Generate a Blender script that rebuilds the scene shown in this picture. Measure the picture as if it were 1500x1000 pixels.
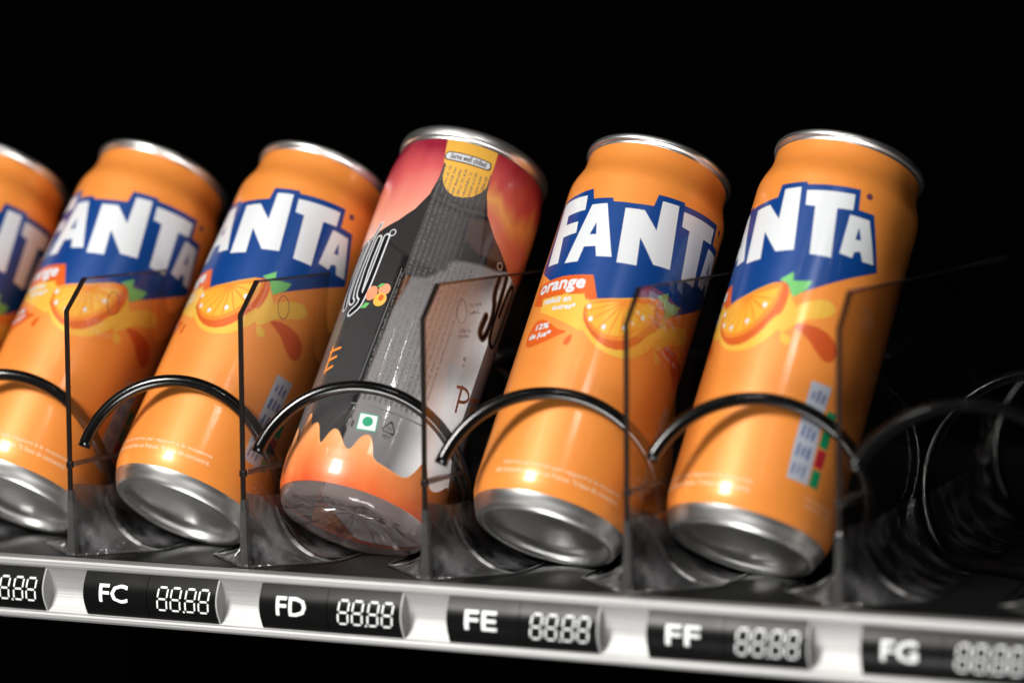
import bpy, bmesh, math, random
from mathutils import Vector, Matrix
from mathutils.geometry import tessellate_polygon
random.seed(7)
MM = 0.001
scene = bpy.context.scene
for o in list(bpy.data.objects):
    bpy.data.objects.remove(o, do_unlink=True)
col = scene.collection

# ------------------------------------------------------------ camera
YAW, PITCH, ROLL = 0.40881, 0.08092, -0.00814
fw = Vector((-math.sin(YAW)*math.cos(PITCH), math.cos(YAW)*math.cos(PITCH), -math.sin(PITCH)))
rt0 = Vector((math.cos(YAW), math.sin(YAW), 0)); up0 = rt0.cross(fw)
rt = math.cos(ROLL)*rt0 + math.sin(ROLL)*up0
up = -math.sin(ROLL)*rt0 + math.cos(ROLL)*up0
cam_d = bpy.data.cameras.new('camera'); cam = bpy.data.objects.new('camera', cam_d); col.objects.link(cam)
cam_loc = Vector((369.47, -780.35, 150.65))*MM
cam.matrix_world = Matrix(((rt.x, up.x, -fw.x, cam_loc.x), (rt.y, up.y, -fw.y, cam_loc.y), (rt.z, up.z, -fw.z, cam_loc.z), (0, 0, 0, 1)))
cam_d.sensor_width = 36; cam_d.lens = 90.93; cam_d.clip_start = 0.01; cam_d.clip_end = 50
cam_d.dof.use_dof = True
cam_d.dof.focus_distance = (Vector((-108, -3, 10))*MM - cam_loc).dot(fw)
cam_d.dof.aperture_fstop = 3.7
cam_d.dof.aperture_blades = 9
scene.camera = cam

# ------------------------------------------------------------ world, lamps, exposure
w = bpy.data.worlds.new('World'); scene.world = w; w.use_nodes = True
w.node_tree.nodes['Background'].inputs[0].default_value = (0, 0, 0, 1)
w.node_tree.nodes['Background'].inputs[1].default_value = 0.0
def strip(name, loc, target, along, length, width, power, color=(1, 1, 1)):
    d = bpy.data.lights.new(name, 'AREA'); d.shape = 'RECTANGLE'; d.size = length; d.size_y = width; d.energy = power; d.color = color
    o = bpy.data.objects.new(name, d); col.objects.link(o)
    z = (Vector(loc)-Vector(target)).normalized(); x = Vector(along); x = (x-z*x.dot(z)).normalized(); y = z.cross(x)
    o.matrix_world = Matrix(((x.x, y.x, z.x, loc[0]), (x.y, y.y, z.y, loc[1]), (x.z, y.z, z.z, loc[2]), (0, 0, 0, 1)))
    return o
def area(name, loc, target, sx, sy, power, color=(1, 1, 1), roll=0):
    d = bpy.data.lights.new(name, 'AREA'); d.shape = 'RECTANGLE'; d.size = sx; d.size_y = sy
    d.energy = power; d.color = color
    o = bpy.data.objects.new(name, d); col.objects.link(o)
    o.location = loc
    q = (Vector(target)-Vector(loc)).to_track_quat('-Z', 'Y')
    o.rotation_euler = (q.to_matrix() @ Matrix.Rotation(roll, 3, 'Z')).to_euler()
    return o
area('hall_key_light', (-0.44, -1.14, 0.90), (0.0, 0.05, 0.05), 0.36, 0.36, 23, (1.0, 0.97, 0.93))
area('low_fill_light', (0.10, -1.05, -0.72), (-0.02, 0.05, 0.03), 0.40, 0.6, 10.0, (1.0, 0.98, 0.96))  # added fill low in front, no real window; brightens can bases and rail
strip('tube_light', (0.37, -0.54, 0.78), (-0.05, 0.02, 0.05), (0.9, 0.18, -0.42), 0.15, 0.010, 0.55, (1.0, 0.97, 0.93))
for row, (yy, zz) in enumerate(((-1.05, 1.55), (-1.45, 1.5))):
    for k in range(6):
        area('ceiling_downlight', (-1.25+k*0.62+row*0.25, yy, zz), (0, 0, 0), 0.035, 0.035, 0.13, (1.0, 0.97, 0.94))
scene.view_settings.view_transform = 'Standard'
scene.view_settings.look = 'None'
scene.view_settings.exposure = 0.22
scene.view_settings.gamma = 1.0
scene.render.engine = 'CYCLES'
scene.cycles.transparent_max_bounces = 48
scene.cycles.max_bounces = 14
scene.cycles.glossy_bounces = 6

# ------------------------------------------------------------ materials
def node_mat(name):
    m = bpy.data.materials.new(name); m.use_nodes = True
    return m, m.node_tree, m.node_tree.nodes['Principled BSDF']
def mat(name, c, rough=0.35, metal=0.0, coat=0.0, spec=0.5, rvar=0.0, rscale=60, cvar=0.0, bump=0.0, bscale=300, stretch=None):
    m, nt, p = node_mat(name)
    p.inputs['Base Color'].default_value = (*c, 1)
    p.inputs['Roughness'].default_value = rough
    p.inputs['Metallic'].default_value = metal
    p.inputs['Coat Weight'].default_value = coat
    p.inputs['Coat Roughness'].default_value = 0.13
    p.inputs['Specular IOR Level'].default_value = spec
    if rvar or cvar or bump:
        tc = nt.nodes.new('ShaderNodeTexCoord'); mp = nt.nodes.new('ShaderNodeMapping')
        nt.links.new(tc.outputs['Object'], mp.inputs[0])
        if stretch: mp.inputs['Scale'].default_value = stretch
        def noise(sc):
            n = nt.nodes.new('ShaderNodeTexNoise'); n.inputs['Scale'].default_value = sc; n.inputs['Detail'].default_value = 4
            nt.links.new(mp.outputs[0], n.inputs[0]); return n
        if rvar:
            n = noise(rscale); r = nt.nodes.new('ShaderNodeMapRange')
            r.inputs[3].default_value = max(0, rough-rvar); r.inputs[4].default_value = min(1, rough+rvar)
            nt.links.new(n.outputs[0], r.inputs[0]); nt.links.new(r.outputs[0], p.inputs['Roughness'])
        if cvar:
            n = noise(rscale*0.8); r = nt.nodes.new('ShaderNodeMix'); r.data_type = 'RGBA'
            r.inputs[6].default_value = (*[v*(1-cvar) for v in c], 1); r.inputs[7].default_value = (*[min(1, v*(1+cvar)) for v in c], 1)
            nt.links.new(n.outputs[0], r.inputs[0]); nt.links.new(r.outputs[2], p.inputs['Base Color'])
        if bump:
            n = noise(bscale); b = nt.nodes.new('ShaderNodeBump'); b.inputs['Strength'].default_value = bump; b.inputs['Distance'].default_value = 0.0005
            nt.links.new(n.outputs[0], b.inputs['Height']); nt.links.new(b.outputs[0], p.inputs['Normal'])
    return m
def clear(name, tint=(0.95, 0.95, 0.95), ior=1.45, rough=0.03, frost=0.0, frost_col=(0.5, 0.5, 0.5), bump=0.0, bscale=200, boost=1.0, smudge=0):
    m, nt, p = node_mat(name); nt.nodes.remove(p)
    out = nt.nodes['Material Output']
    tr = nt.nodes.new('ShaderNodeBsdfTransparent'); tr.inputs[0].default_value = (*tint, 1)
    gl = nt.nodes.new('ShaderNodeBsdfGlossy'); gl.inputs['Roughness'].default_value = rough
    fr = nt.nodes.new('ShaderNodeFresnel'); fr.inputs[0].default_value = ior
    ge = nt.nodes.new('ShaderNodeNewGeometry'); mi = nt.nodes.new('ShaderNodeMapRange')
    mi.inputs[3].default_value = ior; mi.inputs[4].default_value = 1/ior      # thin sheet: same reflectance from both sides
    nt.links.new(ge.outputs['Backfacing'], mi.inputs[0]); nt.links.new(mi.outputs[0], fr.inputs[0])
    mx = nt.nodes.new('ShaderNodeMixShader')
    mu = nt.nodes.new('ShaderNodeMath'); mu.operation = 'MULTIPLY'; mu.inputs[1].default_value = boost; mu.use_clamp = True
    nt.links.new(fr.outputs[0], mu.inputs[0])
    base = tr
    if frost:
        df = nt.nodes.new('ShaderNodeBsdfDiffuse'); df.inputs[0].default_value = (*frost_col, 1)
        m2 = nt.nodes.new('ShaderNodeMixShader'); m2.inputs[0].default_value = frost
        if smudge:
            tc0 = nt.nodes.new('ShaderNodeTexCoord'); n0 = nt.nodes.new('ShaderNodeTexNoise'); n0.inputs['Scale'].default_value = smudge; n0.inputs['Detail'].default_value = 5
            nt.links.new(tc0.outputs['Object'], n0.inputs[0]); r0 = nt.nodes.new('ShaderNodeMapRange')
            r0.inputs[1].default_value = 0.46; r0.inputs[2].default_value = 0.75; r0.inputs[3].default_value = frost*0.35; r0.inputs[4].default_value = frost*3
            nt.links.new(n0.outputs[0], r0.inputs[0]); nt.links.new(r0.outputs[0], m2.inputs[0])
        nt.links.new(tr.outputs[0], m2.inputs[1]); nt.links.new(df.outputs[0], m2.inputs[2]); base = m2
    nt.links.new(mu.outputs[0], mx.inputs[0]); nt.links.new(base.outputs[0], mx.inputs[1]); nt.links.new(gl.outputs[0], mx.inputs[2])
    if bump:
        tc = nt.nodes.new('ShaderNodeTexCoord'); n = nt.nodes.new('ShaderNodeTexNoise'); n.inputs['Scale'].default_value = bscale
        nt.links.new(tc.outputs['Object'], n.inputs[0])
        b = nt.nodes.new('ShaderNodeBump'); b.inputs['Strength'].default_value = bump; b.inputs['Distance'].default_value = 0.002
        nt.links.new(n.outputs[0], b.inputs['Height']); nt.links.new(b.outputs[0], gl.inputs['Normal']); nt.links.new(b.outputs[0], fr.inputs['Normal'])
    nt.links.new(mx.outputs[0], out.inputs[0])
    return m
def ink(name, c, rough=0.32, metal=0.15):
    return mat(name, c, rough, metal, coat=0.3, rvar=0.05, rscale=400)
M = {
 'orange': mat('orange_can_print', (0.93, 0.305, 0.052), 0.43, 0.16, coat=0.45, rvar=0.05, rscale=300, cvar=0.03),
 'alu': mat('can_aluminium', (0.78, 0.78, 0.77), 0.36, 1.0, rvar=0.06, rscale=120, stretch=(1, 1, 8)),
 'blue': ink('logo_blue', (0.003, 0.052, 0.25)),
 'white': ink('logo_white', (0.74, 0.77, 0.80), 0.4, 0.1),
 'tag': ink('tag_orange_red', (0.80, 0.13, 0.015)),
 'yellow': ink('print_yellow', (0.90, 0.52, 0.07)),
 'flesh': ink('fruit_flesh', (0.92, 0.47, 0.045)),
 'rind': ink('fruit_rind', (0.72, 0.13, 0.02)),
 'band': ink('fruit_band', (0.90, 0.28, 0.03)),
 'green': ink('leaf_green', (0.17, 0.55, 0.16)),
 'red_drop': ink('drop_red', (0.66, 0.10, 0.02)),
 'panel': ink('nutrition_grey', (0.50, 0.54, 0.62)),
 'panel_ink': ink('nutrition_blue', (0.10, 0.15, 0.36)),
 'n_green': ink('nutrition_green', (0.01, 0.30, 0.12)),
 'n_red': ink('nutrition_red', (0.50, 0.02, 0.04)),
 'pale': ink('fine_print_pale', (0.92, 0.62, 0.38), 0.4, 0.0),
 'purple': ink('mark_purple', (0.14, 0.05, 0.10)),
 'wire': mat('black_coated_wire', (0.004, 0.004, 0.004), 0.18, 0.0, coat=0.2, rvar=0.06, rscale=250, bump=0.03, bscale=500),
 'tray': mat('black_shelf_plastic', (0.010, 0.010, 0.010), 0.23, 0.0, rvar=0.07, rscale=90, bump=0.05, bscale=120),
 'rail': mat('brushed_aluminium', (0.54, 0.54, 0.535), 0.62, 1.0, rvar=0.12, rscale=60, cvar=0.16, stretch=(0.3, 40, 40), bump=0.3, bscale=60),
 'lip': mat('rail_lip_aluminium', (0.86, 0.86, 0.84), 0.30, 1.0, rvar=0.1, rscale=60, stretch=(0.4, 30, 30)),
 'card': mat('black_card', (0.005, 0.005, 0.005), 0.30, 0.0, coat=0.0, spec=0.16, rvar=0.06, rscale=120),
 'cap': mat('grey_end_cap', (0.42, 0.42, 0.42), 0.45),
 'digit': mat('white_print', (0.93, 0.95, 0.95), 0.45),
 'pane': clear('clear_divider', (0.91, 0.885, 0.87), 1.49, 0.02, frost=0.006, frost_col=(0.7, 0.65, 0.62), boost=1.25, smudge=55),
 'edge': mat('divider_edge', (0.011, 0.008, 0.007), 0.35, 0.0, spec=0.25),  # clear plastic; the dark interior refracted in its edge is put into the colour
 'edge_top': clear('divider_top_edge', (0.5, 0.45, 0.43), 1.5, 0.12, frost=0.18, frost_col=(0.35, 0.33, 0.33)),
 'foot': clear('clear_foot', (0.72, 0.72, 0.72), 1.5, 0.07, frost=0.16, frost_col=(0.72, 0.72, 0.74), bump=0.7, bscale=65, boost=2.4, smudge=90),  # grey diffuse share stands in for reflections in the clear plastic
 'foot_post': clear('foot_post', (0.55, 0.55, 0.55), 1.5, 0.08, frost=0.09, frost_col=(0.5, 0.5, 0.5), bump=0.8, bscale=140, boost=2.0),
 'foot_edge_glint': clear('foot_edge_glint', (0.5, 0.5, 0.5), 1.5, 0.15, frost=0.5, frost_col=(0.92, 0.92, 0.92), bump=0.5, bscale=110, boost=2.0, smudge=140),  # near-white diffuse paints the glossy highlight along the foot's arc
 'pet': clear('clear_bottle', (0.975, 0.975, 0.975), 1.5, 0.05, frost=0.02, bump=0.04, bscale=60, boost=1.0),
 'pet_base': clear('clear_bottle_base', (0.70, 0.66, 0.65), 1.55, 0.04, frost=0.24, frost_col=(0.50, 0.40, 0.38), bump=0.25, bscale=130, boost=1.8),
 'backing': mat('bottle_backing', (0.89, 0.90, 0.93), 0.5, cvar=0.06, rscale=40),
 'veil': clear('text_veil', (0.9, 0.9, 0.9), 1.3, 0.3, frost=0.055, frost_col=(0.75, 0.72, 0.72), boost=0.2),
 'interior_grey': mat('bottle_interior_grey', (0.12, 0.122, 0.128), 0.5, cvar=0.5, rscale=35),  # grey painted in for the dim interior behind the clear wall
 'backing_brown': mat('bottle_backing_brown', (0.26, 0.15, 0.13), 0.5),
 'ink_dark': mat('bottle_ink_dark', (0.13, 0.13, 0.137), 0.5),
 'ink_black': mat('bottle_ink_black', (0.008, 0.008, 0.009), 0.3, coat=0.3),
 'ink_pale': mat('bottle_ink_pale', (0.66, 0.67, 0.70), 0.4),
 'ink_orange': mat('bottle_ink_orange', (0.85, 0.28, 0.05), 0.4),
 'ink_peach': mat('bottle_ink_peach', (0.84, 0.30, 0.16), 0.4, cvar=.2, rscale=300),
 'ink_green': mat('bottle_ink_green', (0.01, 0.33, 0.17), 0.4),
 'ink_yellow': mat('bottle_ink_yellow', (0.83, 0.45, 0.07), 0.35, coat=0.4, cvar=0.12, rscale=90),
 'wall': mat('dark_interior', (0.0006, 0.0006, 0.0006), 0.8, spec=0.0),
}
def peach_mat(name, axis_z0, axis_z1, stops, nscale=70):
    m, nt, p = node_mat(name)
    p.inputs['Roughness'].default_value = 0.33; p.inputs['Coat Weight'].default_value = 0.5; p.inputs['Coat Roughness'].default_value = 0.08
    tc = nt.nodes.new('ShaderNodeTexCoord'); sp = nt.nodes.new('ShaderNodeSeparateXYZ')
    nt.links.new(tc.outputs['Object'], sp.inputs[0])
    mr = nt.nodes.new('ShaderNodeMapRange'); mr.inputs[1].default_value = axis_z0*MM; mr.inputs[2].default_value = axis_z1*MM
    nt.links.new(sp.outputs[2], mr.inputs[0])
    n = nt.nodes.new('ShaderNodeTexNoise'); n.inputs['Scale'].default_value = nscale; n.inputs['Detail'].default_value = 2
    mp = nt.nodes.new('ShaderNodeMapping'); mp.inputs['Scale'].default_value = (1, 1, 0.45); nt.links.new(tc.outputs['Object'], mp.inputs[0])
    nt.links.new(mp.outputs[0], n.inputs[0])
    ad = nt.nodes.new('ShaderNodeMath'); ad.operation = 'MULTIPLY_ADD'; ad.inputs[1].default_value = 0.75; ad.inputs[2].default_value = -0.375
    nt.links.new(n.outputs[0], ad.inputs[0])
    su = nt.nodes.new('ShaderNodeMath'); su.operation = 'ADD'; nt.links.new(ad.outputs[0], su.inputs[0]); nt.links.new(mr.outputs[0], su.inputs[1])
    cr = nt.nodes.new('ShaderNodeValToRGB')
    while len(cr.color_ramp.elements) < len(stops): cr.color_ramp.elements.new(0.5)
    for e, (pos, c) in zip(cr.color_ramp.elements, stops): e.position = pos; e.color = (*c, 1)
    nt.links.new(su.outputs[0], cr.inputs[0]); nt.links.new(cr.outputs[0], p.inputs['Base Color'])
    return m
M['peach'] = peach_mat('peach_print', 104, 146, [(0.0, (0.86, 0.52, 0.40)), (0.3, (0.80, 0.29, 0.21)), (0.58, (0.62, 0.095, 0.10)), (0.88, (0.30, 0.014, 0.04))], 45)
M['peach_b'] = peach_mat('peach_print_streaked', 100, 150, [(0.0, (0.84, 0.40, 0.22)), (0.3, (0.76, 0.21, 0.15)), (0.5, (0.86, 0.42, 0.13)), (0.66, (0.64, 0.11, 0.10)), (0.95, (0.38, 0.02, 0.04))], 75)
M['juice'] = peach_mat('juice_splash_print', 0, 30, [(0.0, (0.72, 0.075, 0.02)), (0.28, (0.82, 0.19, 0.055)), (0.6, (0.88, 0.31, 0.10)), (1.0, (0.93, 0.46, 0.20))], 80)
M['juice_edge'] = mat('juice_edge', (0.92, 0.38, 0.14), 0.3, coat=0.4)

# ------------------------------------------------------------ mesh helpers
def link(name, me, m=None, parent=None):
    o = bpy.data.objects.new(name, me); col.objects.link(o)
    if m is not None and me is not None: me.materials.append(m)
    if parent is not None: o.parent = parent
    return o
def tag(o, label, cat, group=None):
    o['label'] = label; o['category'] = cat
    if group: o['group'] = group
    return o
def empty(name, loc=(0, 0, 0)):
    o = bpy.data.objects.new(name, None); col.objects.link(o); o.empty_display_size = 0.02
    o.location = Vector(loc)*MM; return o
def mesh(name, verts, faces, smooth=False):
    me = bpy.data.meshes.new(name); me.from_pydata([tuple(c*MM for c in v) for v in verts], [], faces); me.update()
    if smooth: me.shade_smooth()
    return me
def boxv(x0, x1, y0, y1, z0, z1):
    v = [(x, y, z) for x in (x0, x1) for y in (y0, y1) for z in (z0, z1)]
    f = [(0, 1, 3, 2), (4, 6, 7, 5), (0, 4, 5, 1), (2, 3, 7, 6), (0, 2, 6, 4), (1, 5, 7, 3)]
    return v, f
def bevel_mesh(name, v, f, w=0.3, seg=2):
    bm = bmesh.new(); vs = [bm.verts.new([c*MM for c in p]) for p in v]
    for q in f: bm.faces.new([vs[i] for i in q])
    bmesh.ops.recalc_face_normals(bm, faces=bm.faces)
    if w: bmesh.ops.bevel(bm, geom=bm.edges, offset=w*MM, segments=seg, affect='EDGES', profile=0.5)
    me = bpy.data.meshes.new(name); bm.to_mesh(me); bm.free(); me.shade_smooth()
    return me
def smooth_profile(pts, it=2):
    for _ in range(it):
        out = [pts[0]]
        for a, b in zip(pts, pts[1:]):
            out += [(a[0]*.75+b[0]*.25, a[1]*.75+b[1]*.25), (a[0]*.25+b[0]*.75, a[1]*.25+b[1]*.75)]
        out.append(pts[-1]); pts = out
    return pts
def lathe(name, prof, seg=96):
    v, f, n = [], [], len(prof)
    for k in range(seg):
        a = 2*math.pi*k/seg
        for r, h in prof: v.append((r*math.sin(a), -r*math.cos(a), h))
    for k in range(seg):
        k2 = (k+1) % seg
        for j in range(n-1): f.append((k*n+j, k2*n+j, k2*n+j+1, k*n+j+1))
    me = mesh(name, v, f, True)
    bm = bmesh.new(); bm.from_mesh(me); bmesh.ops.remove_doubles(bm, verts=bm.verts, dist=1e-6); bm.to_mesh(me); bm.free()
    me.shade_smooth(); return me
def tube(path, rad, seg=14, cap=True):
    v, f = [], []; n = len(path); P = [Vector(p) for p in path]
    prev = None
    for i, p in enumerate(P):
        t = (P[min(i+1, n-1)]-P[max(i-1, 0)]).normalized()
        if prev is None:
            a = Vector((0, 0, 1)) if abs(t.z) < .9 else Vector((1, 0, 0)); u = t.cross(a).normalized()
        else:
            u = (prev - t*prev.dot(t)).normalized()
        prev = u; w_ = t.cross(u)
        for k in range(seg):
            a = 2*math.pi*k/seg; v.append(tuple(p+rad*(math.cos(a)*u+math.sin(a)*w_)))
    for i in range(n-1):
        for k in range(seg):
            k2 = (k+1) % seg; f.append((i*seg+k, i*seg+k2, (i+1)*seg+k2, (i+1)*seg+k))
    if cap: f.append(tuple(range(seg-1, -1, -1))); f.append(tuple((n-1)*seg+k for k in range(seg)))
    return v, f

# ---- flat print wrapped on a round surface
class Print:
    """2D triangles in (u, h) millimetres, u measured along the girth."""
    def __init__(s): s.v = []; s.f = []
    def poly(s, pts, holes=(), smooth=0):
        pts = s.sm(pts, smooth); loops = [pts]+[s.sm(h, smooth) for h in holes]
        flat = [p for l in loops for p in l]; o = len(s.v)
        tri = tessellate_polygon([[Vector((x, y, 0)) for x, y in l] for l in loops])
        s.v += flat; s.f += [tuple(o+i for i in t) for t in tri]; return s
    @staticmethod
    def sm(pts, it):
        for _ in range(it):
            out = []
            for a, b in zip(pts, pts[1:]+pts[:1]):
                out += [(a[0]*.75+b[0]*.25, a[1]*.75+b[1]*.25), (a[0]*.25+b[0]*.75, a[1]*.25+b[1]*.75)]
            pts = out
        return pts
    def rect(s, u0, u1, h0, h1): return s.poly([(u0, h0), (u1, h0), (u1, h1), (u0, h1)])
    def disc(s, u, h, r, r2=None, n=20): return s.poly([(u+r*math.cos(2*math.pi*k/n), h+(r2 or r)*math.sin(2*math.pi*k/n)) for k in range(n)])
    def ring(s, u, h, r, wd, n=20):
        return s.poly([(u+r*math.cos(2*math.pi*k/n), h+r*math.sin(2*math.pi*k/n)) for k in range(n)],
                      [[(u+(r-wd)*math.cos(2*math.pi*k/n), h+(r-wd)*math.sin(2*math.pi*k/n)) for k in range(n)]])
    def stroke(s, pts, wd, smooth=2):
        if smooth and len(pts) > 2: pts = smooth_profile(pts, smooth)
        L, R = [], []
        for i, p in enumerate(pts):
            a = pts[max(0, i-1)]; b = pts[min(len(pts)-1, i+1)]
            dx, dy = b[0]-a[0], b[1]-a[1]; l = math.hypot(dx, dy) or 1
            L.append((p[0]-dy/l*wd/2, p[1]+dx/l*wd/2)); R.append((p[0]+dy/l*wd/2, p[1]-dx/l*wd/2))
        o = len(s.v); n = len(pts); s.v += L+R
        for i in range(n-1): s.f += [(o+i, o+n+i, o+n+i+1), (o+i, o+n+i+1, o+i+1)]
        s.disc(*pts[0], wd/2, n=10); s.disc(*pts[-1], wd/2, n=10); return s
    def text(s, txt, u0, u1, h0, h1, bold=0.0, skew=0.0, heavy=0.0):
        """fit text to the box; skew raises the right end"""
        c = bpy.data.curves.new('text', 'FONT'); c.body = txt; c.offset = bold; c.resolution_u = 2
        o = bpy.data.objects.new('text', c); col.objects.link(o)
        bpy.context.view_layer.update()
        me = bpy.data.meshes.new_from_object(o.evaluated_get(bpy.context.evaluated_depsgraph_get()))
        vs = [v.co.copy() for v in me.vertices]; fs = []
        me.calc_loop_triangles(); fs = [tuple(t.vertices) for t in me.loop_triangles]
        bpy.data.objects.remove(o); bpy.data.curves.remove(c); bpy.data.meshes.remove(me)
        x0 = min(v.x for v in vs); x1 = max(v.x for v in vs); y0 = min(v.y for v in vs); y1 = max(v.y for v in vs)
        for c_, (du, dh) in enumerate(((0, 0), (heavy, 0), (0, heavy), (heavy, heavy), (heavy*.5, -heavy*.3)) if heavy else ((0, 0),)):
            off = len(s.v)
            for v in vs:
                a = (v.x-x0)/(x1-x0); b = (v.y-y0)/(y1-y0)
                s.v.append((u0+(u1-u0)*a+du, h0+(h1-h0)*b+skew*a+dh, c_*.006))
            s.f += [tuple(off+i for i in t) for t in fs]
        return s
    def greek(s, line_pts, wd, words=14, rnd=None):
        """unreadably small text: a run of word-long rows of tiny letter strokes between two points"""
        rnd = rnd or random
        (a, b), (c, d) = line_pts; L = math.hypot(c-a, d-b); ex, ey = (c-a)/L, (d-b)/L; px, py = -ey, ex; t = 0
        while t < L:
            wl = rnd.uniform(1.2, 4.5)
            q = t
            while q < min(L, t+wl):
                hh = wd*rnd.choice((.55, .55, .6, .9, 1.0)); lw = rnd.uniform(.16, .34)
                x, y = a+ex*q, b+ey*q
                P = lambda i, j: (x+ex*i+px*j, y+ey*i+py*j)
                if rnd.random() < .6:
                    s.poly([P(0, 0), P(lw, 0), P(lw, hh), P(0, hh)])
                else:
                    s.poly([P(0, 0), P(lw*1.6, 0), P(lw*1.6, wd*.18), P(0, wd*.18)]); s.poly([P(0, hh-wd*.18), P(lw*1.6, hh-wd*.18), P(lw*1.6, hh), P(0, hh)])
                q += lw+rnd.uniform(.15, .3)
            t += wl+rnd.uniform(.5, .9)
        return s
    def wrap(s, name, radius, off, Rref, ustep=2.0, hstep=None, inward=False):
        bm = bmesh.new()
        vs = [bm.verts.new((q[0], q[1], q[2] if len(q) > 2 else 0)) for q in s.v]
        for t in s.f:
            try: bm.faces.new([vs[i] for i in t])
            except ValueError: pass
        us = [p[0] for p in s.v]; hs = [p[1] for p in s.v]
        def cuts(lo, hi, st, ax):
            k = math.floor(lo/st)+1
            while k*st < hi:
                co = [0, 0, 0]; no = [0, 0, 0]; co[ax] = k*st+1e-4; no[ax] = 1
                bmesh.ops.bisect_plane(bm, geom=bm.verts[:]+bm.edges[:]+bm.faces[:], plane_co=co, plane_no=no, dist=1e-6); k += 1
        cuts(min(us), max(us), ustep, 0)
        if hstep: cuts(min(hs), max(hs), hstep, 1)
        nor = []
        for v in bm.verts:
            th, h = v.co.x/Rref, v.co.y
            r = radius(h)+off+v.co.z; dr = (radius(h+.2)-radius(h-.2))/.4
            v.co = Vector((r*math.sin(th), -r*math.cos(th), h))*MM
            nv = Vector((math.sin(th), -math.cos(th), -dr)).normalized(); nor.append(-nv if inward else nv)
        bm.normal_update()
        for f in bm.faces:
            c = f.calc_center_median(); d = f.normal.x*c.x+f.normal.y*c.y
            if (d < 0) != inward: f.normal_flip()
        me = bpy.data.meshes.new(name); bm.to_mesh(me); bm.free(); me.shade_smooth()
        me.normals_split_custom_set_from_vertices(nor)
        return me

def interp(tab):
    def f(h):
        if h <= tab[0][1]: return tab[0][0]
        for (r0, h0), (r1, h1) in zip(tab, tab[1:]):
            if h <= h1: return r0+(r1-r0)*(h-h0)/(h1-h0)
        return tab[-1][0]
    return f

# ------------------------------------------------------------ setting: shelf, rail, dark interior
P = 71.0
shelf = tag(empty('vending_shelf'), 'black vending machine shelf with a bright aluminium front rail', 'shelf')
v, f = boxv(-420, 330, 0.0, 430, -8, 0)
link('tray', bevel_mesh('tray', v, f, 0.4), M['tray'], shelf)
def extrude_x(name, prof, x0, x1, smooth=False, closed=True, caps=True):
    n = len(prof); v = [(x0, y, z) for y, z in prof]+[(x1, y, z) for y, z in prof]
    f = [(i, (i+1) % n, n+(i+1) % n, n+i) for i in range(n if closed else n-1)]
    if caps: f += [tuple(range(n-1, -1, -1)), tuple(range(n, 2*n))]
    me = mesh(name, v, f)
    bm = bmesh.new(); bm.from_mesh(me); bmesh.ops.recalc_face_normals(bm, faces=bm.faces); bm.to_mesh(me); bm.free()
    if smooth: me.shade_smooth()
    return me
chan = [(-5.2+3.4*math.sin(math.pi*t/16), -3.6-16.8*t/16) for t in range(17)]
prof = [(-0.35, -0.15), (-4.6, -0.15), (-5.6, -0.55), (-6.1, -1.3), (-6.1, -2.6), (-5.8, -3.3)]+chan+[(-5.8, -20.8), (-6.1, -21.4), (-6.1, -22.6), (-5.5, -23.4), (-4.5, -23.7), (6, -23.7), (6, -8.2), (-0.35, -8.2)]
rail = link('front_rail', extrude_x('front_rail', prof, -420, 330), M['rail'], shelf); rail.scale.z = 0.95
v, f = boxv(-700, 700, 470, 480, -500, 700)
bw = link('back_wall', mesh('back_wall', v, f), M['wall']); bw['kind'] = 'structure'

# ------------------------------------------------------------ price cards
front_arc = [(-5.35-2.8*math.sin(math.pi*t/20), -3.95-16.1*t/20) for t in range(21)]
def front_y(z):  # card face
    t = (-3.95-z)/16.1; return -5.35-2.8*math.sin(math.pi*min(1, max(0, t)))
SEG = {'a': [(.8, 9), (4.2, 9)], 'g': [(.8, 4.75), (4.2, 4.75)], 'd': [(.8, .5), (4.2, .5)],
       'f': [(.35, 8.6), (.35, 5.2)], 'b': [(4.65, 8.6), (4.65, 5.2)], 'e': [(.35, 4.3), (.35, .9)], 'c': [(4.65, 4.3), (4.65, .9)]}
def card_print(pr, name, off=0.06):
    # u = x, h = z ; bend over the card face
    bm = bmesh.new(); vs = [bm.verts.new((q[0], q[1], q[2] if len(q) > 2 else 0)) for q in pr.v]
    for t in pr.f:
        try: bm.faces.new([vs[i] for i in t])
        except ValueError: pass
    z = -19.5
    while z < -4:
        bmesh.ops.bisect_plane(bm, geom=bm.verts[:]+bm.edges[:]+bm.faces[:], plane_co=(0, z, 0), plane_no=(0, 1, 0), dist=1e-6); z += .8
    for vv in bm.verts: vv.co = Vector((vv.co.x, front_y(vv.co.y)-off-vv.co.z, vv.co.y))*MM
    bm.normal_update()
    for ff in bm.faces:
        if ff.normal.y > 0: ff.normal_flip()
    me = bpy.data.meshes.new(name); bm.to_mesh(me); bm.free(); return me
back_arc = [(-5.0+3.1*math.sin(math.pi*t/20), -3.95-16.1*t/20) for t in range(21)]
def solid_card(name, x0, x1):
    ring = front_arc+back_arc[::-1]
    return extrude_x(name, ring, x0, x1, caps=True)
dig = Print()
for k in range(4):
    x0 = 30.2+k*5.35+(0.55 if k > 1 else 0)
    for s_, ((a, b), (c, d)) in SEG.items():
        g = .12
        sh = lambda x, y: (x0+x*.86+y*.10-.4, -16.6+y)
        ex, ey = (c-a), (d-b); l = math.hypot(ex, ey); ex /= l; ey /= l
        q = [(a, b), (a+ex*.3-ey*.36, b+ey*.3+ex*.36), (c-ex*.3-ey*.36, d-ey*.3+ex*.36), (c, d), (c-ex*.3+ey*.36, d-ey*.3-ex*.36), (a+ex*.3+ey*.36, b+ey*.3-ex*.36)]
        dig.poly([sh(*p) for p in q])
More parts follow.
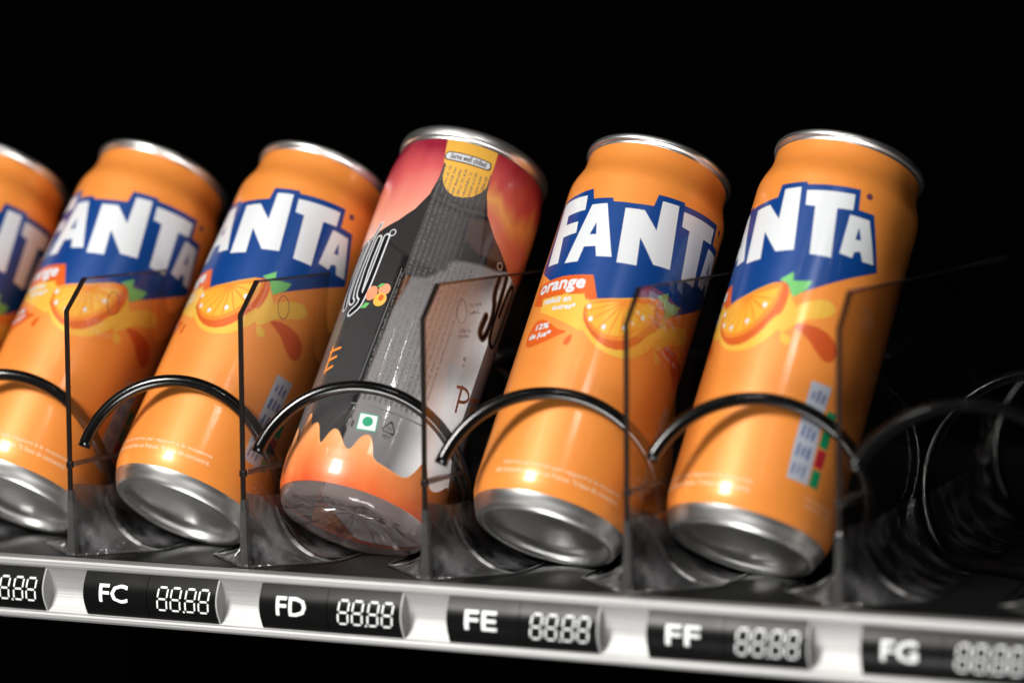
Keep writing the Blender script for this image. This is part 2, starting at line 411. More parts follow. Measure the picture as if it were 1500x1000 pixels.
dig.disc(30.2+2*5.35-.25, -16.3, .42)
dig_me = card_print(dig, 'digits')
half_a = solid_card('name_card', 0, 26.0); half_b = solid_card('digit_display', 26.25, 53.7)
capv = front_arc+back_arc[::-1]
def cap_mesh():
    n = len(capv); v = [(53.72, y*.985-.0, z*.99-.12) for y, z in capv]+[(54.3, y*.985, z*.99-.12) for y, z in capv]
    f = [(i, (i+1) % n, n+(i+1) % n, n+i) for i in range(n)]+[tuple(range(n-1, -1, -1)), tuple(range(n, 2*n))]
    return mesh('end_cap', v, f)
cap_me = cap_mesh()
for i, code in enumerate(['FB', 'FC', 'FD', 'FE', 'FF', 'FG']):
    x = (i-3)*P+10.2
    t = empty('price_card', (x, 0, 0)); t.scale.z = 0.95
    tag(t, f'black curved price card reading {code} with a four digit display on the rail', 'price card', 'price cards along the shelf rail')
    if i == 0:
        A = link('name_card', half_a, M['card'], t); B = link('digit_display', half_b, M['card'], t); E_ = link('end_cap', cap_me, M['cap'], t); D = link('digits', dig_me, M['digit'], B)
    else:
        for src, par in ((A, t), (B, t), (E_, t)):
            c = src.copy(); col.objects.link(c); c.parent = par
            if src is B: cb = c
        c = D.copy(); col.objects.link(c); c.parent = cb
    tp = Print().text(code, 6.6, 18.0, -14.6, -8.0, heavy=0.3)
    link('code_letters', card_print(tp, 'code_letters'), M['digit'], t)

# ------------------------------------------------------------ dividers
TH = 0.78
plate_prof = [(0, 0.3), (0, 88.3), (12.1, 99.6), (235, 99.6), (235, 0.3)]
def plate():
    n = len(plate_prof); v = [(-TH, y, z) for y, z in plate_prof]+[(TH, y, z) for y, z in plate_prof]
    return mesh('panel', v, [tuple(range(n)), tuple(range(2*n-1, n-1, -1))])
def edge_strip(pts, name, w0=TH):
    v, f = [], []
    for y, z in pts: v += [(-w0, y, z), (w0, y, z)]
    for i in range(len(pts)-1): f.append((2*i, 2*i+1, 2*i+3, 2*i+2))
    return mesh(name, v, f)
def bar(pts, w0, t, name):   # solid strip following (y,z) points: thickness t inward
    v, f = [], []
    for i, (y, z) in enumerate(pts):
        a = pts[max(0, i-1)]; b = pts[min(len(pts)-1, i+1)]; dy, dz = b[0]-a[0], b[1]-a[1]; l = math.hypot(dy, dz)
        ny, nz = dz/l, -dy/l
        v += [(-w0, y, z), (w0, y, z), (w0, y+ny*t, z+nz*t), (-w0, y+ny*t, z+nz*t)]
    for i in range(len(pts)-1):
        for k in range(4): f.append((4*i+k, 4*i+(k+1) % 4, 4*i+4+(k+1) % 4, 4*i+4+k))
    f += [(3, 2, 1, 0), tuple(4*(len(pts)-1)+k for k in range(4))]
    me = mesh(name, v, f); bm = bmesh.new(); bm.from_mesh(me); bmesh.ops.recalc_face_normals(bm, faces=bm.faces); bm.to_mesh(me); bm.free(); return me
RP = 22.5
def arc_pt(t, s=1):   # t 0 top .. 1 toe
    a = math.pi+(math.pi/2)*t
    return (s*(TH+0.4+RP+RP*math.cos(a)), RP+0.35+RP*math.sin(a))
def foot(s):
    v, f = [], []; na, ny = 14, 6
    ys = [20, 22, 40, 90, 160, 225]
    # prow: from the divider's front edge to the arc
    for j in range(5):
        q = j/4
        for i in range(na+1):
            t = i/na; ax_, az = arc_pt(t, s); y = 20*q+1.5
            fx, fz = s*(TH+.15), (RP+0.35)*(1-t)*1.15+.35*t
            bulge = 1.4*math.sin(math.pi*q)*math.sin(math.pi*t)
            v.append((fx+(ax_-fx)*q, y-bulge, fz+(az-fz)*q))
    for y in ys[1:]:
        for i in range(na+1):
            ax_, az = arc_pt(i/na, s); v.append((ax_, y, az))
    rows = 5+len(ys)-1
    for r in range(rows-1):
        for i in range(na): f.append((r*(na+1)+i, r*(na+1)+i+1, (r+1)*(na+1)+i+1, (r+1)*(na+1)+i))
    me = mesh('foot', v, f, True)
    bm = bmesh.new(); bm.from_mesh(me); bmesh.ops.recalc_face_normals(bm, faces=bm.faces); bm.to_mesh(me); bm.free(); me.shade_smooth()
    return me
def foot_edge_glint(s):  # ribbon laid on the arc's front rim to paint its white highlight
    pts = [(arc_pt(i/18, s)[0], 20.6, arc_pt(i/18, s)[1]) for i in range(2, 19)]
    v, f = [], []
    for i, (x, y, z) in enumerate(pts):
        wd = 3.4*math.sin(math.pi*(i+2)/(len(pts)+3))**.6
        v += [(x, y-.4, z+.2), (x+s*.25, y+wd*.3, z+.55), (x+s*.3, y+wd, z+.35), (x, y+wd+.5, z-.1)]
    for i in range(len(pts)-1):
        for k in range(3): f.append((4*i+k, 4*i+k+1, 4*i+5+k, 4*i+4+k))
    return mesh('foot_edge_glint', v, f, True)
def toe_lip(s):
    pts = [(s*(TH+.6), .8, .5), (arc_pt(1, s)[0], 20.6, .5), (arc_pt(1, s)[0]+s*1.5, 26, .45), (arc_pt(1, s)[0]+s*1.5, 225, .45)]
    v, f = tube(pts, .45, 8); return mesh('foot_lip', v, f, True)
panel_me = plate()
fe_me = bar([(0, 20), (0, 88.3), (12.1, 99.6)], TH+.02, .9, 'front_edge')
te_me = bar([(12.4, 99.62), (235, 99.62)], TH+.02, .8, 'top_edge')
pv, pf = [], []
for z, wd in ((.3, 1.7), (8, 1.35), (16, 1.12), (24, 1.03)): pv += [(-wd, -.05, z), (wd, -.05, z), (wd+.5, 1.6, z), (-wd-.5, 1.6, z)]
for i in range(3):
    for k in range(4): pf.append((4*i+k, 4*i+(k+1) % 4, 4*i+4+(k+1) % 4, 4*i+4+k))
post_me = mesh('foot_post', pv, pf)
feet = [(foot(s), foot_edge_glint(s), toe_lip(s)) for s in (1, -1)]
v, f = boxv(-1.7, 1.7, 1.2, 32, 32.6, 34.0); rib_me = bevel_mesh('rib', v, f, .25)
v, f = boxv(-1.2, 1.2, -.25, 1.6, 32.0, 34.3); nub_me = bevel_mesh('nub', v, f, .3)
tv, tf = [], []
for k in range(36):
    a = 2*math.pi*k/36
    for q in range(8):
        b = 2*math.pi*q/8; rr = 4.1+.12*math.cos(b); tv.append((TH+.03+.12*math.sin(b), 30.2+rr*math.cos(a)*1.0, 89+rr*math.sin(a)))
for k in range(36):
    for q in range(8): tf.append((k*8+q, k*8+(q+1) % 8, ((k+1) % 36)*8+(q+1) % 8, ((k+1) % 36)*8+q))
ring_me = mesh('mould_mark', tv, tf, True)
div_lab = {-3: 'clear plastic shelf divider at the left edge beside the cut-off can',
           -2: 'clear plastic divider between the FB and FC columns, leftmost whole one',
           -1: 'clear plastic divider between the FC orange can and the peach bottle',
           0: 'clear plastic divider in front of the peach bottle, right of it',
           1: 'clear plastic divider between the two rightmost orange cans',
           2: 'clear plastic divider between the last orange can and the empty column',
           3: 'clear plastic divider foot at the lower right edge, past the empty spiral'}
def part(me, name, m, parent):
    if not me.materials: me.materials.append(m)
    o = bpy.data.objects.new(name, me); col.objects.link(o); o.parent = parent; return o
DX = {-3: 0, -2: 0.3, -1: 0, 0: -1.3, 1: 0.5, 2: 0.7, 3: 0}
for k in range(-3, 4):
    t = tag(empty('shelf_divider', (k*P+DX[k], 0, 0)), div_lab[k], 'divider', 'clear dividers between the columns')
    part(panel_me, 'panel', M['pane'], t); part(fe_me, 'front_edge', M['edge'], t); part(te_me, 'top_edge', M['edge_top'], t)
    for ft, fed, lip_ in feet:
        fo = part(ft, 'foot', M['foot'], t); part(fed, 'foot_edge_glint', M['foot_edge_glint'], fo); part(lip_, 'foot_lip', M['foot_post'], fo)
    part(post_me, 'foot_post', M['foot_post'], t); part(rib_me, 'rib', M['edge_top'], t); part(nub_me, 'nub', M['edge'], t); part(ring_me, 'mould_mark', M['edge_top'], t)

# ------------------------------------------------------------ spirals
SP = {-2.5: (32.5, 31, -1, 60, 16, 0, 2.2, 'FB, in front of the second can'), -1.5: (32.0, 31.2, 3.0, 52, 15, 0, 2.2, 'FC, in front of the third can'),
      -.5: (32.6, 30.9, -1.5, 70, 18, 2.3, 2.2, 'FD, in front of the peach bottle'), .5: (33.1, 30.0, 0.5, 80, 17, .8, 2.2, 'FE, in front of the fourth orange can'),
      1.5: (33.2, 30.1, 6, 80, 24, 1.5, 2.2, 'FF, in front of the rightmost can'), 2.5: (34, 30, -1, 110, 25, 1.0, 2.7, 'FG, empty, at the right edge')}
for k, (R_, zc, Y0, hp, ph, cx, turns, where) in SP.items():
    pts = []; n = int(90*turns)
    for i in range(n+1):
        t = 2*math.pi*turns*i/n; a = math.radians(ph)+t
        z = zc+R_*math.sin(a)
        lo = 3.0
        if z < lo+4: z = lo+4*math.exp((z-lo-4)/4)
        t2 = 2*math.pi+math.pi/2-math.radians(ph)
        ex = max(0, 102-Y0-hp*t2/(2*math.pi)) if k < 2 else 0
        q = min(1, max(0, (t-.8*math.pi)/(.6*math.pi))); q = q*q*(3-2*q)
        pts.append((-R_*math.cos(a), Y0+hp*t/(2*math.pi)+ex*q, z))
    v, f = tube(pts, 2.25, 16)
    o = link('wire_spiral', mesh('wire_spiral', v, f, True), M['wire']); o.location = ((k*P+cx)*MM, 0, 0)
    tag(o, f'black coated wire spiral of column {where}', 'wire spiral', 'wire spirals of the columns')

# ------------------------------------------------------------ orange cans
R0 = 28.7
side = [(27.05, 5.8), (28.15, 8.8), (28.62, 12.5), (28.7, 14.5), (28.7, 127), (28.55, 129), (28.0, 131.2), (27.1, 133.6), (26.2, 136), (25.75, 139), (25.7, 142.4)]
side_s = [side[0]]+smooth_profile(side[1:4], 1)+smooth_profile(side[4:], 2)
rad_can = interp(side_s)
body_me = lathe('body', side_s, 128)
base_prof = smooth_profile([(0, 12.0), (7, 11.6), (13, 10.0), (17.5, 7.6), (20.6, 5.4), (21.8, 3.4), (22.1, 1.0), (22.7, .2), (23.5, 0), (24.3, .25), (25.0, 1.2), (25.6, 2.5), (26.5, 4.2), (26.95, 5.4), (27.05, 5.8)], 2)
base_me = lathe('base', base_prof, 128)
lid_me = lathe('lid', smooth_profile([(25.7, 142.4), (25.75, 143.2), (26.4, 143.6), (26.85, 144.0), (26.85, 145.3), (26.5, 145.9), (25.9, 146), (25.3, 145.2), (24.9, 142.0), (24.0, 139.6), (22.8, 139.6), (22.2, 141), (0, 141)], 1), 128)
prints = []
def pr(name, matk, p, layer, sub=None): prints.append((name, M[matk], p.wrap(name, rad_can, .05*layer, R0), sub))
sh = lambda pts, d: [(a+d, b) for a, b in pts]
blue = [(-27, 92.3), (-27.6, 106), (-28.5, 120), (-17.5, 120.8), (-9.6, 121.8), (-8, 117.6), (-.3, 118.1), (.4, 116.7), (7.9, 117.2), (14.6, 118.2), (15.1, 123), (24.9, 124.1), (25.3, 123.1), (43.4, 125.3), (44.6, 118), (50.3, 118.5), (57.5, 100), (48.2, 93.7), (40.1, 87.9), (33.5, 83.2), (30, 82.4), (24, 83.2), (17.8, 82.4), (11.8, 80.6), (5.4, 78.7), (1.6, 87.2), (-8, 86), (-16.5, 85.3), (-25, 90.3)]
pr('logo_panel', 'blue', Print().poly(blue), 1)
rim_p = []
let = Print()
Fp = [(-26.4, 119.2), (-11.4, 119.2), (-10.3, 113.2), (-19.4, 112.4), (-18.6, 108.4), (-12.0, 108.7), (-11.2, 104.0), (-18.0, 103.3), (-15.9, 92.4), (-22.8, 92.7)]
let.poly(Fp)
let.poly([(-7.8, 115.1), (-1.7, 115.7), (5.8, 95.2), (0.3, 94.6), (-1.1, 98.5), (-5.6, 98.1), (-6.3, 92.2), (-12.1, 91.8)], [[(-3.6, 107.9), (-4.9, 103.0), (-2.3, 103.2)]])
let.poly([(5.3, 114.8), (12.0, 115.6), (18.0, 109.6), (17.1, 121.1), (23.3, 121.9), (26.9, 98.2), (20.4, 97.1), (13.3, 105.1), (14.9, 94.5), (8.0, 93.6)])
let.poly([(25.7, 120.8), (42.0, 122.9), (42.7, 117.2), (37.4, 116.2), (39.8, 98.2), (32.6, 97.6), (30.0, 115.3), (26.6, 115.3)])
let.poly(sh([(14.9, 115.3), (22.0, 115.9), (28.0, 101.8), (23.5, 101.0), (21.8, 104.0), (19.7, 103.1), (19.5, 100.7), (14.9, 100.7)], 27.2), [sh([(19.1, 112.2), (18.9, 107.4), (21.0, 107.8)], 27.2)])
pr('lettering', 'white', let, 2)
pr('registered_mark', 'purple', Print().disc(47, 124.1, 1.15), 1)
# fruit
pr('fruit_slice', 'yellow', Print().poly([(1, 76.5), (0.3, 72), (3.5, 66.5), (9, 61.5), (15, 59.5), (21.5, 60.5), (27, 65), (31, 71.8), (33.3, 78.0), (31, 80), (28.9, 85.2), (25, 86.3), (17, 82.5), (7, 78.5)], smooth=1), 2)
pr('rind', 'rind', Print().poly([(1.8, 76), (2.3, 71), (6, 65.8), (12, 62.0), (18, 62.2), (23, 66.3), (27, 73.4), (29.0, 74.5), (29.9, 81.5), (28.6, 85.4), (25.8, 86.4), (17, 82), (8, 78.6)], smooth=1), 3, 'fruit_slice')
pr('fruit_flesh', 'band', Print().poly([(2.0, 76), (3.0, 71), (8.0, 66.0), (13.1, 64.6), (18.4, 66.2), (23, 71), (26.3, 77), (27.2, 84.8), (25.2, 86), (17, 81.9), (8, 78.4)], smooth=1), 4, 'fruit_slice')
seg = Print(); c0 = (15.2, 80.4)
edge_pts = [(3.2, 76.2), (3.5, 73.2), (5.2, 70.0), (8.6, 67.4), (12.6, 66.4), (16.6, 67.4), (20.4, 70.6), (23.2, 74.8), (25.2, 79.2), (25.8, 84)]
for a, b in zip(edge_pts, edge_pts[1:]):
    m_ = ((a[0]+b[0])/2, (a[1]+b[1])/2)
    sh2 = lambda p, q: (p[0]+(q[0]-p[0])*.12, p[1]+(q[1]-p[1])*.12)
    a2, b2, c2 = sh2(a, m_), sh2(b, m_), (c0[0]+(m_[0]-c0[0])*.14, c0[1]+(m_[1]-c0[1])*.14)
    seg.poly([c2, a2, m_, b2])
pr('fruit_segments', 'flesh', seg, 5, 'fruit_slice')
pips = Print()
for u, h in ((3.6, 75.2), (5.4, 70.7), (10.5, 68.9), (17.2, 70.9), (22.4, 77)): pips.disc(u, h, .75, .95)
pr('pips', 'white', pips, 6, 'fruit_slice')
pr('leaf', 'green', Print().poly([(25.1, 86.7), (29.2, 90.2), (29.9, 86.9), (36.0, 88.2), (35, 84.8), (31.3, 81.0), (28.3, 85.6)]), 3)
pr('juice_swoosh', 'yellow', Print().poly([(29, 69), (31, 74.2), (33.3, 78.6), (38.8, 82.3), (44, 83.4), (46.8, 80.4), (44.2, 77.2), (38.2, 74.7), (34.6, 72.0), (31, 67.5)], smooth=2), 1)
dr = Print().poly([(32.8, 71.4), (38.7, 73.0), (44.5, 72.6), (48.5, 70.5), (50.5, 67.3), (50.2, 63.6), (47.5, 62), (43.5, 64.3), (39.5, 68.4)], smooth=2)
pr('juice_drop', 'red_drop', dr, 1)
pr('juice_drop', 'yellow', Print().poly([(30.0, 68.3), (34.4, 67.0), (34.4, 64.2), (31.6, 63.9)], smooth=2), 1)
# flavour tag
pr('flavour_tag', 'tag', Print().poly([(-24.1, 77.2), (-24.3, 84.9), (-10.7, 86.5), (1.5, 87.3), (5.3, 78.6), (1.8, 77.4), (0.3, 79.6), (-17.9, 78.1), (-17.2, 75.4)]), 2)
pr('tag_text', 'white', Print().text('orange', -21.8, -0.8, 79.0, 83.9, heavy=0.42, skew=1.2), 3, 'flavour_tag')
pr('sugar_tag', 'yellow', Print().poly([(-17.9, 78.4), (-7.5, 79.4), (0.3, 80.0), (3.2, 77.1), (1.6, 72.5), (5.0, 66.4), (2.6, 65.8), (-4.2, 68.3), (-17.0, 73.0)]), 2)
pr('sugar_text', 'white', Print().text('réduit en', -16.4, -4.2, 75.6, 78.0, heavy=.2, skew=.8).text('sucres*', -10.8, -1.7, 73.0, 75.1, heavy=.2, skew=.6), 3, 'sugar_tag')
pr('juice_blob', 'tag', Print().poly([(-20.6, 62.5), (-20.4, 65.8), (-17.7, 69.8), (-13.6, 69.8), (-9.6, 68), (-6.1, 65.5), (-1.3, 64.9), (-4.4, 63.3), (-9.5, 60.6), (-15.5, 59.1), (-19.5, 59.8)], smooth=2), 2)
pr('juice_text', 'white', Print().text('12%', -16.2, -10.0, 65.6, 67.7, heavy=.25, skew=.4).text('de jus*', -18.8, -8.2, 61.6, 64.4, heavy=.25, skew=.6), 3, 'juice_blob')
pr('juice_drop', 'tag', Print().poly([(0.9, 64.4), (0.7, 60.6), (-0.5, 59.3), (-2.0, 60.3), (-1.4, 62.6)], smooth=2), 2)
# nutrition table
nut = Print().poly([(44.8, 54.5), (52.4, 54.9), (52.0, 45), (52.8, 33), (53.2, 20.2), (45.3, 20), (44.7, 31.6), (44.7, 41.4)])
pr('nutrition_table', 'panel', nut, 1)
rn = random.Random(3); ni = Print()
for h in (24, 30.3, 37, 43.5, 50): 
    for q in range(3): ni.stroke([(46.5+q*1.9, h-1.6+rn.uniform(-.4, .4)), (46.7+q*1.9, h+1.4+rn.uniform(-.6, .6))], rn.uniform(.5, 1.1), 0)
pr('table_text', 'panel_ink', ni, 2, 'nutrition_table')
g = Print().rect(53.6, 57.2, 20.3, 26.3).rect(53.4, 57, 34.2, 40).rect(53.2, 56.8, 41, 47)
pr('table_cell', 'n_green', g, 2, 'nutrition_table'); pr('table_cell', 'n_red', Print().rect(53.5, 57.1, 27.2, 33.4), 2, 'nutrition_table')
pr('barcode_panel', 'panel', Print().rect(-50, -32, 16, 58), 1)
bc = Print(); q = 18.0
while q < 56: wd_ = rn.choice((.3, .3, .6, .9)); bc.rect(-48, -36, q, q+wd_); q += wd_+rn.choice((.35, .35, .7))
pr('barcode', 'panel_ink', bc, 2, 'barcode_panel')
pr('fine_print', 'pale', Print().text('calories et sucres par rapport à la moyenne', -10.5, 35.0, 13.9, 15.9, bold=.012).text('des boissons sucrées en France. *à base de concentré.', -13.0, 35.2, 11.4, 13.4, bold=.012), 1)
pr('fine_print', 'pale', Print().greek([(54, 15.5), (70, 15.5)], 1.3, rnd=rn).greek([(54, 13.2), (68, 13.2)], 1.3, rnd=rn), 1)

def axis_frame(p, q):
    p, q = math.radians(p), math.radians(q)
    ax = Vector((math.sin(q), math.sin(p)*math.cos(q), math.cos(p)*math.cos(q)))
    lx = (Vector((1, 0, 0))-ax*ax.x).normalized(); ly = ax.cross(lx)
    return lx, ly, ax
def pose(o, b, p, q, spin=0.0):
    lx, ly, ax = axis_frame(p, q)
    m = Matrix(((lx.x, ly.x, ax.x, 0), (lx.y, ly.y, ax.y, 0), (lx.z, ly.z, ax.z, 0), (0, 0, 0, 1)))
    o.matrix_world = Matrix.Translation(Vector(b)*MM) @ m @ Matrix.Rotation(spin, 4, 'Z')
CANS = [((-246.5, 14, 14.5), 33.5, 6.5, 10.0, 'orange soda can cut off by the left edge of the photo'),
        ((-180, 21.4, 14.4), 34.6, 6.9, -4.2, 'blurred orange soda can behind the leftmost whole divider, between FB and FC'),
        ((-109.1, 21, 14.1), 35.0, 7.3, -14.7, 'orange soda can leaning back above the FC card, left of the peach bottle'),
        ((32.1, 25.2, 12.5), 32.1, 5.4, 0.0, 'orange soda can above the FE card with the whole blue logo showing'),
        ((100.5, 30.5, 11.3), 29.5, 6.5, -27.0, 'rightmost orange soda can above the FF card, its right side in darkness')]
for b, p, q, du, lab in CANS:
    t = tag(empty('soda_can'), lab, 'can', 'orange soda cans leaning back in the columns')
    pose(t, b, p, q, du/R0)
    part(body_me, 'body', M['orange'], t); part(base_me, 'base', M['alu'], t); part(lid_me, 'lid', M['alu'], t)
    made = {}
    for name, m, me, sub in prints:
        o = part(me, name, m, made[sub] if sub else t)
        if not sub and name not in made: made[name] = o

# ------------------------------------------------------------ peach bottle
R1 = 29.6
bside = [(27.6, 4.6), (28.7, 8), (29.35, 12), (29.6, 17), (29.6, 126), (29.5, 132), (29.1, 138), (28.4, 142), (27.7, 145.0)]
bside_s = [bside[0]]+smooth_profile(bside[1:4], 1)+smooth_profile(bside[4:], 2)
rad_b = interp(bside_s)
bt = tag(empty('drink_bottle'), 'clear can-shaped peach drink bottle with orange splash print, standing among the orange cans', 'bottle')
pose(bt, (-39.5, 20.0, 13.0), 33.1, 4.9); bt.scale = (0.994, 0.994, 0.994)
bo = link('body', lathe('bottle_body', bside_s, 128), M['pet'], bt)
# ridged base
v, f = [], []; nr, ns = 22, 180
bp = smooth_profile([(0, 5.6), (5, 5.4), (11, 4.0), (17, 1.6), (21.5, 0.4), (24.4, 0.1), (26.2, 1.3), (27.1, 3.0), (27.6, 4.6)], 2)
for k in range(ns):
    a = 2*math.pi*k/ns
    for r, h in bp:
        wv = max(0, math.sin(math.pi*min(1, r/27.6)))
        rid = (0.5+0.5*math.cos(10*a))**4
        wob = .35*math.sin(3*a+r*.3)+.25*math.sin(7*a-r*.5)
        dz = 1.7*rid*wv+.22*wob*wv+.35*math.sin(r*1.1)*wv*(1-rid)
        v.append((r*math.sin(a), -r*math.cos(a), h+dz))
n = len(bp)
for k in range(ns):
    k2 = (k+1) % ns
    for j in range(n-1): f.append((k*n+j, k2*n+j, k2*n+j+1, k*n+j+1))
me = mesh('base', v, f, True); bm = bmesh.new(); bm.from_mesh(me); bmesh.ops.remove_doubles(bm, verts=bm.verts, dist=1e-6); bm.to_mesh(me); bm.free(); me.shade_smooth()
link('base', me, M['pet_base'], bt)
link('lid', lathe('bottle_lid', smooth_profile([(27.7, 145), (27.9, 145.8), (28.6, 146.2), (28.7, 149.2), (28.2, 150.3), (27.4, 150.4), (26.8, 149.4), (26.2, 146.2), (25, 144), (0, 144)], 1), 128), M['alu'], bt)
def bp_(name, matk, p, layer, parent=bt, inward=False, hstep=None):
    return link(name, p.wrap(name, rad_b, -0.35 if inward else .05*layer, R1, hstep=hstep, inward=inward), M[matk], parent)
# backing and painted interior grey, seen through the clear front
bp_('interior_grey_sheet', 'interior_grey', Print().rect(124.5, 168, 6, 118), 0, inward=True, hstep=6)  # added sheet; its colour imitates the dim interior showing through
bp_('interior_grey_sheet', 'interior_grey', Print().rect(104.5, 168, 118.5, 143), 0, inward=True, hstep=3)
bp_('backing', 'backing', Print().poly([(46, 6), (124, 6), (122, 50), (120.5, 111), (110, 114), (106.5, 124), (95, 125), (83, 121), (60, 118), (46, 118)], smooth=1), 0, inward=True, hstep=4)
bp_('backing', 'backing_brown', Print().poly([(60, 122), (83, 125), (96, 129), (103, 134), (104, 143), (60, 143)]), 0, inward=True, hstep=3)
bp_('back_print', 'ink_orange', Print().poly([(66, 6), (124, 6), (122, 50), (120.5, 111), (110, 114), (66, 118)]), 1, hstep=4)  # unseen outer print, added so the divider's reflection turns orange
# peaches
bp_('peach_print', 'peach', Print().poly([(-50, 144.6), (2.2, 144.6), (3.6, 139), (4.2, 134), (4.2, 127.4), (2.9, 120.1), (-0.7, 113.6), (-6.1, 108.7), (-13.2, 105.2), (-22, 101.5), (-32, 101), (-42, 106), (-50, 116)]), 1, hstep=3)
bp_('peach_print', 'peach_b', Print().poly([(21.9, 144.6), (22.0, 134.6), (22.9, 126.7), (25.7, 119.1), (31.0, 112.9), (37.3, 108.6), (43.0, 104.9), (50, 104), (58, 108), (64, 118), (66, 130), (64, 144.6)]), 1, hstep=3)
bp_('peach_print', 'ink_yellow', Print().poly([(1.6, 144.7), (22.4, 144.7), (22.2, 134.8), (12, 132), (4.0, 134)]), 2, hstep=3)
bp_('peach_print', 'ink_yellow', Print().poly([(4.7, 135.1), (5.2, 129), (6.4, 125.6), (8.8, 122.7), (11.7, 121.4), (14.8, 121.8), (18.1, 123.4), (20.6, 126.3), (21.9, 129), (21.8, 135.4)]), 3)
pl = bp_('serving_badge', 'ink_black', Print().poly([(3.3, 137.1), (3.9, 138.9), (5, 139.3), (19.6, 139.5), (20.8, 139), (21.3, 137.4), (20.9, 136.0), (19.6, 135.5), (5, 135.2), (3.8, 135.7)], smooth=1), 4, hstep=2)
bp_('badge_plate', 'ink_pale', Print().poly([(3.7, 137.1), (4.2, 138.5), (5, 138.9), (19.6, 139.1), (20.5, 138.6), (20.9, 137.4), (20.5, 136.3), (19.6, 135.9), (5, 135.6), (4.2, 136.0)], smooth=1), 5, pl, hstep=2)
bp_('badge_text', 'ink_black', Print().text('Serve well chilled', 5.6, 19.2, 136.2, 138.6, bold=.01, skew=.2), 6, pl, hstep=2)
# script lettering, left and right
strokesL = [([(-9.0, 101.6), (-9.3, 89.8), (-9.7, 81), (-10.3, 77), (-10.9, 73.2), (-14.2, 70.9)], 2.0), ([(-12.9, 101.4), (-13.7, 91.1), (-13.2, 82), (-12.9, 78.4), (-10.5, 76.8)], 2.0),
            ([(-17.1, 101.2), (-18.2, 91.4), (-18.4, 82.2), (-17.2, 76.6), (-15.6, 75.6)], 1.7), ([(-20.6, 101), (-22.6, 90.1), (-22.0, 80), (-20, 74)], 1.7), ([(-17, 101), (-14.8, 108)], .7)]
strokesR = [([(39.4, 101), (39.3, 94.0), (42.4, 89.0), (42.8, 81.5), (41.3, 76.2), (38.2, 77.6), (39.0, 84.8)], 1.7), ([(43.2, 103), (44.0, 95.9), (44.2, 84), (45.5, 78.0), (49, 76.8), (51.2, 80), (51.8, 101.0), (49.8, 103.3), (47.6, 101), (46.6, 89)], 1.7),
            ([(54.5, 102.4), (55.6, 90), (56, 80.3)], 1.7)]
for grp, ring_ in ((strokesL, (-6.7, 103.4)), (strokesR, (37.6, 104.6))):
    oz = Print(); iz = Print()
    for s_, w_ in grp: oz.stroke(s_, w_+1.5); iz.stroke(s_, w_)
    oz.ring(*ring_, 1.5, .4)
    so = bp_('script_outline', 'ink_pale', oz, 2); bp_('script_lettering', 'ink_black', iz, 3, so)
# small fruit picture
fi = bp_('fruit_icon', 'ink_peach', Print().disc(-6.4, 78.2, 2.5, 3.0).disc(-1.5, 79.9, 2.4, 2.4), 4)
bp_('fruit_half', 'ink_yellow', Print().disc(-1.9, 75.7, 2.6, 2.8), 5, fi)
bp_('fruit_stone', 'rind', Print().disc(-1.6, 76.4, 1.0, 1.3), 6, fi)
bp_('fruit_leaf', 'green', Print().poly([(-5, 80.6), (-3.4, 82.2), (-1.6, 82), (-3, 80.8)]).poly([(-9.6, 72.2), (-7.4, 74.4), (-5.6, 74), (-6.8, 72)]), 6, fi)
for grp in (([(38.9, 56), (39.8, 46.5)], [(36.8, 54.8), (41.5, 56.4), (45, 54.8), (43.5, 52), (39.4, 50.3)], [(49, 56.3), (49.4, 47.2)], [(47, 55), (53, 57.5)], [(48.6, 51.8), (53, 53.6)], [(49.4, 47.2), (53.6, 48)]),
            ([(-17.6, 57.4), (-17.2, 47)], [(-18.3, 55.6), (-12.6, 56.4)], [(-17.4, 51.9), (-13.2, 52.9)], [(-17.4, 47.6), (-13.4, 49)])):
    hand = Print()
    for s_ in grp: hand.stroke(s_, 1.15, 1)
    bp_('flavour_lettering', 'ink_orange', hand, 2)
# long columns of tiny text
rt_ = random.Random(11); tx = Print()
for i in range(13):
    u = 3.6+i*1.95
    tx.greek([(u, 36.5+rt_.uniform(0, .5)), (u-.1, (133 if 1 <= i < 10 else 88+9*(i > 9))+rt_.uniform(-.6, .2))], 1.0, rnd=rt_)
tx.stroke([(1.2, 34.6), (29, 34.6)], .45, 0).stroke([(1.0, 36), (2.4, 89)], .28, 0)
bp_('small_print', 'ink_dark', tx, 4)
bp_('text_ground', 'veil', Print().poly([(3.4, 87), (29, 87), (29, 100), (26, 112), (22.6, 126), (22, 134), (4.2, 134), (3.6, 100)]), 1)
cd = Print()
for (a, b), (c, d) in (((31, 84), (35, 87)), ((31.5, 81), (35.5, 84)), ((29.8, 73), (34.1, 75.4)), ((30.2, 71), (34.6, 73.4)), ((35, 66), (35.8, 62.5))): cd.greek([(a, b), (c, d)], 1.6, rnd=rt_)
bp_('stamped_code', 'ink_dark', cd, 2)
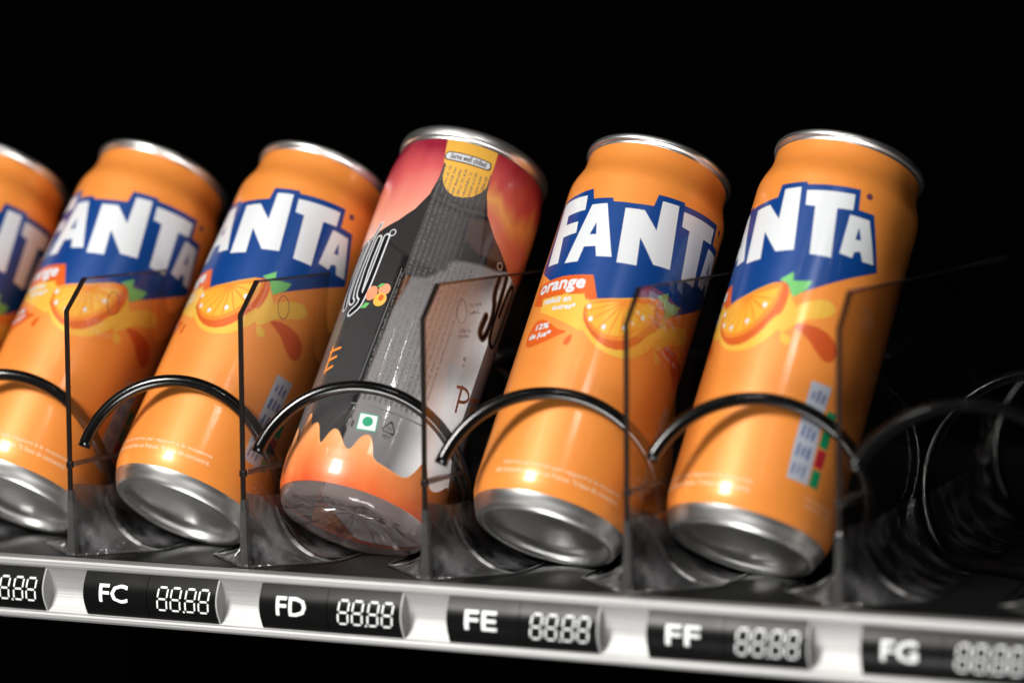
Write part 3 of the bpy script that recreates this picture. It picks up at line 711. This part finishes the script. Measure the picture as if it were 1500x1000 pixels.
# symbols under the text
sy = bp_('symbol_square', 'ink_green', Print().poly([(5.6, 31.7), (12.4, 32.2), (13.1, 25.8), (6.1, 25.1)]), 2)
bp_('square_plate', 'digit', Print().poly([(6.0, 31.3), (12.0, 31.7), (12.7, 26.2), (6.5, 25.6)]), 3, sy)
bp_('green_dot', 'ink_green', Print().disc(9.2, 28.9, 1.9), 4, sy)
rc = Print()
for a, b in (((16.9, 31.2), (14.9, 28.0)), ((15.2, 27.4), (18.9, 27.2)), ((19.4, 27.9), (17.5, 31.1))): rc.stroke([a, b], .42, 0)
rc.poly([(14.2, 28.6), (15.6, 28.8), (14.6, 27.2)]).poly([(18.4, 26.6), (18.5, 27.9), (19.6, 27.1)]).poly([(17.0, 31.9), (17.9, 30.7), (16.6, 30.7)])
rc.text('PET', 15.8, 18.6, 24.9, 26.2, bold=.01).text('01', 16.4, 17.9, 28.1, 29.5)
rc.disc(2.2, 31.4, .55).stroke([(2.1, 30.6), (1.9, 28.3)], 1.0, 0).stroke([(1.9, 28.5), (1.2, 26)], .5, 0).stroke([(2.0, 28.5), (2.6, 26.2)], .5, 0).stroke([(2.3, 30.3), (3.4, 29.0)], .4, 0).stroke([(4.2, 26), (4.2, 28)], .9, 0)
bp_('recycling_symbols', 'ink_black', rc, 2)
# juice splash
wave = [(-24.3, 14), (-24.8, 25.6), (-22.5, 26.5), (-20.2, 19.8), (-18.4, 20), (-16.4, 30.4), (-15.4, 30.2), (-13.4, 24.8), (-11.2, 26.4), (-9.2, 25.6), (-6.2, 18.2), (-4.8, 18.2), (-2.6, 23.6), (-0.6, 24), (1.5, 21.7), (4.6, 17.2), (7.0, 17.2), (8.7, 22.7), (11.3, 24.6), (13.5, 21.2), (14.8, 16.0), (20.4, 14.8), (28.0, 13.6), (31.2, 17.6), (33.2, 23.4), (35.2, 22), (38, 16.5), (42, 15.4), (47, 18.5), (51, 22.5), (56, 20), (62, 15)]
low = 4.75
full = [(-62, 22), (-52, 16), (-44, 26), (-36, 15), (-30, 24)]+wave
full_s = smooth_profile(full, 2)
js = bp_('juice_splash', 'juice', Print().poly(full_s+[(92, 17), (124, 20), (124, low), (60, low), (-62, low)]), 1, hstep=1.6)
bp_('splash_rim', 'juice_edge', Print().stroke(full_s, .55, 0), 2, js)
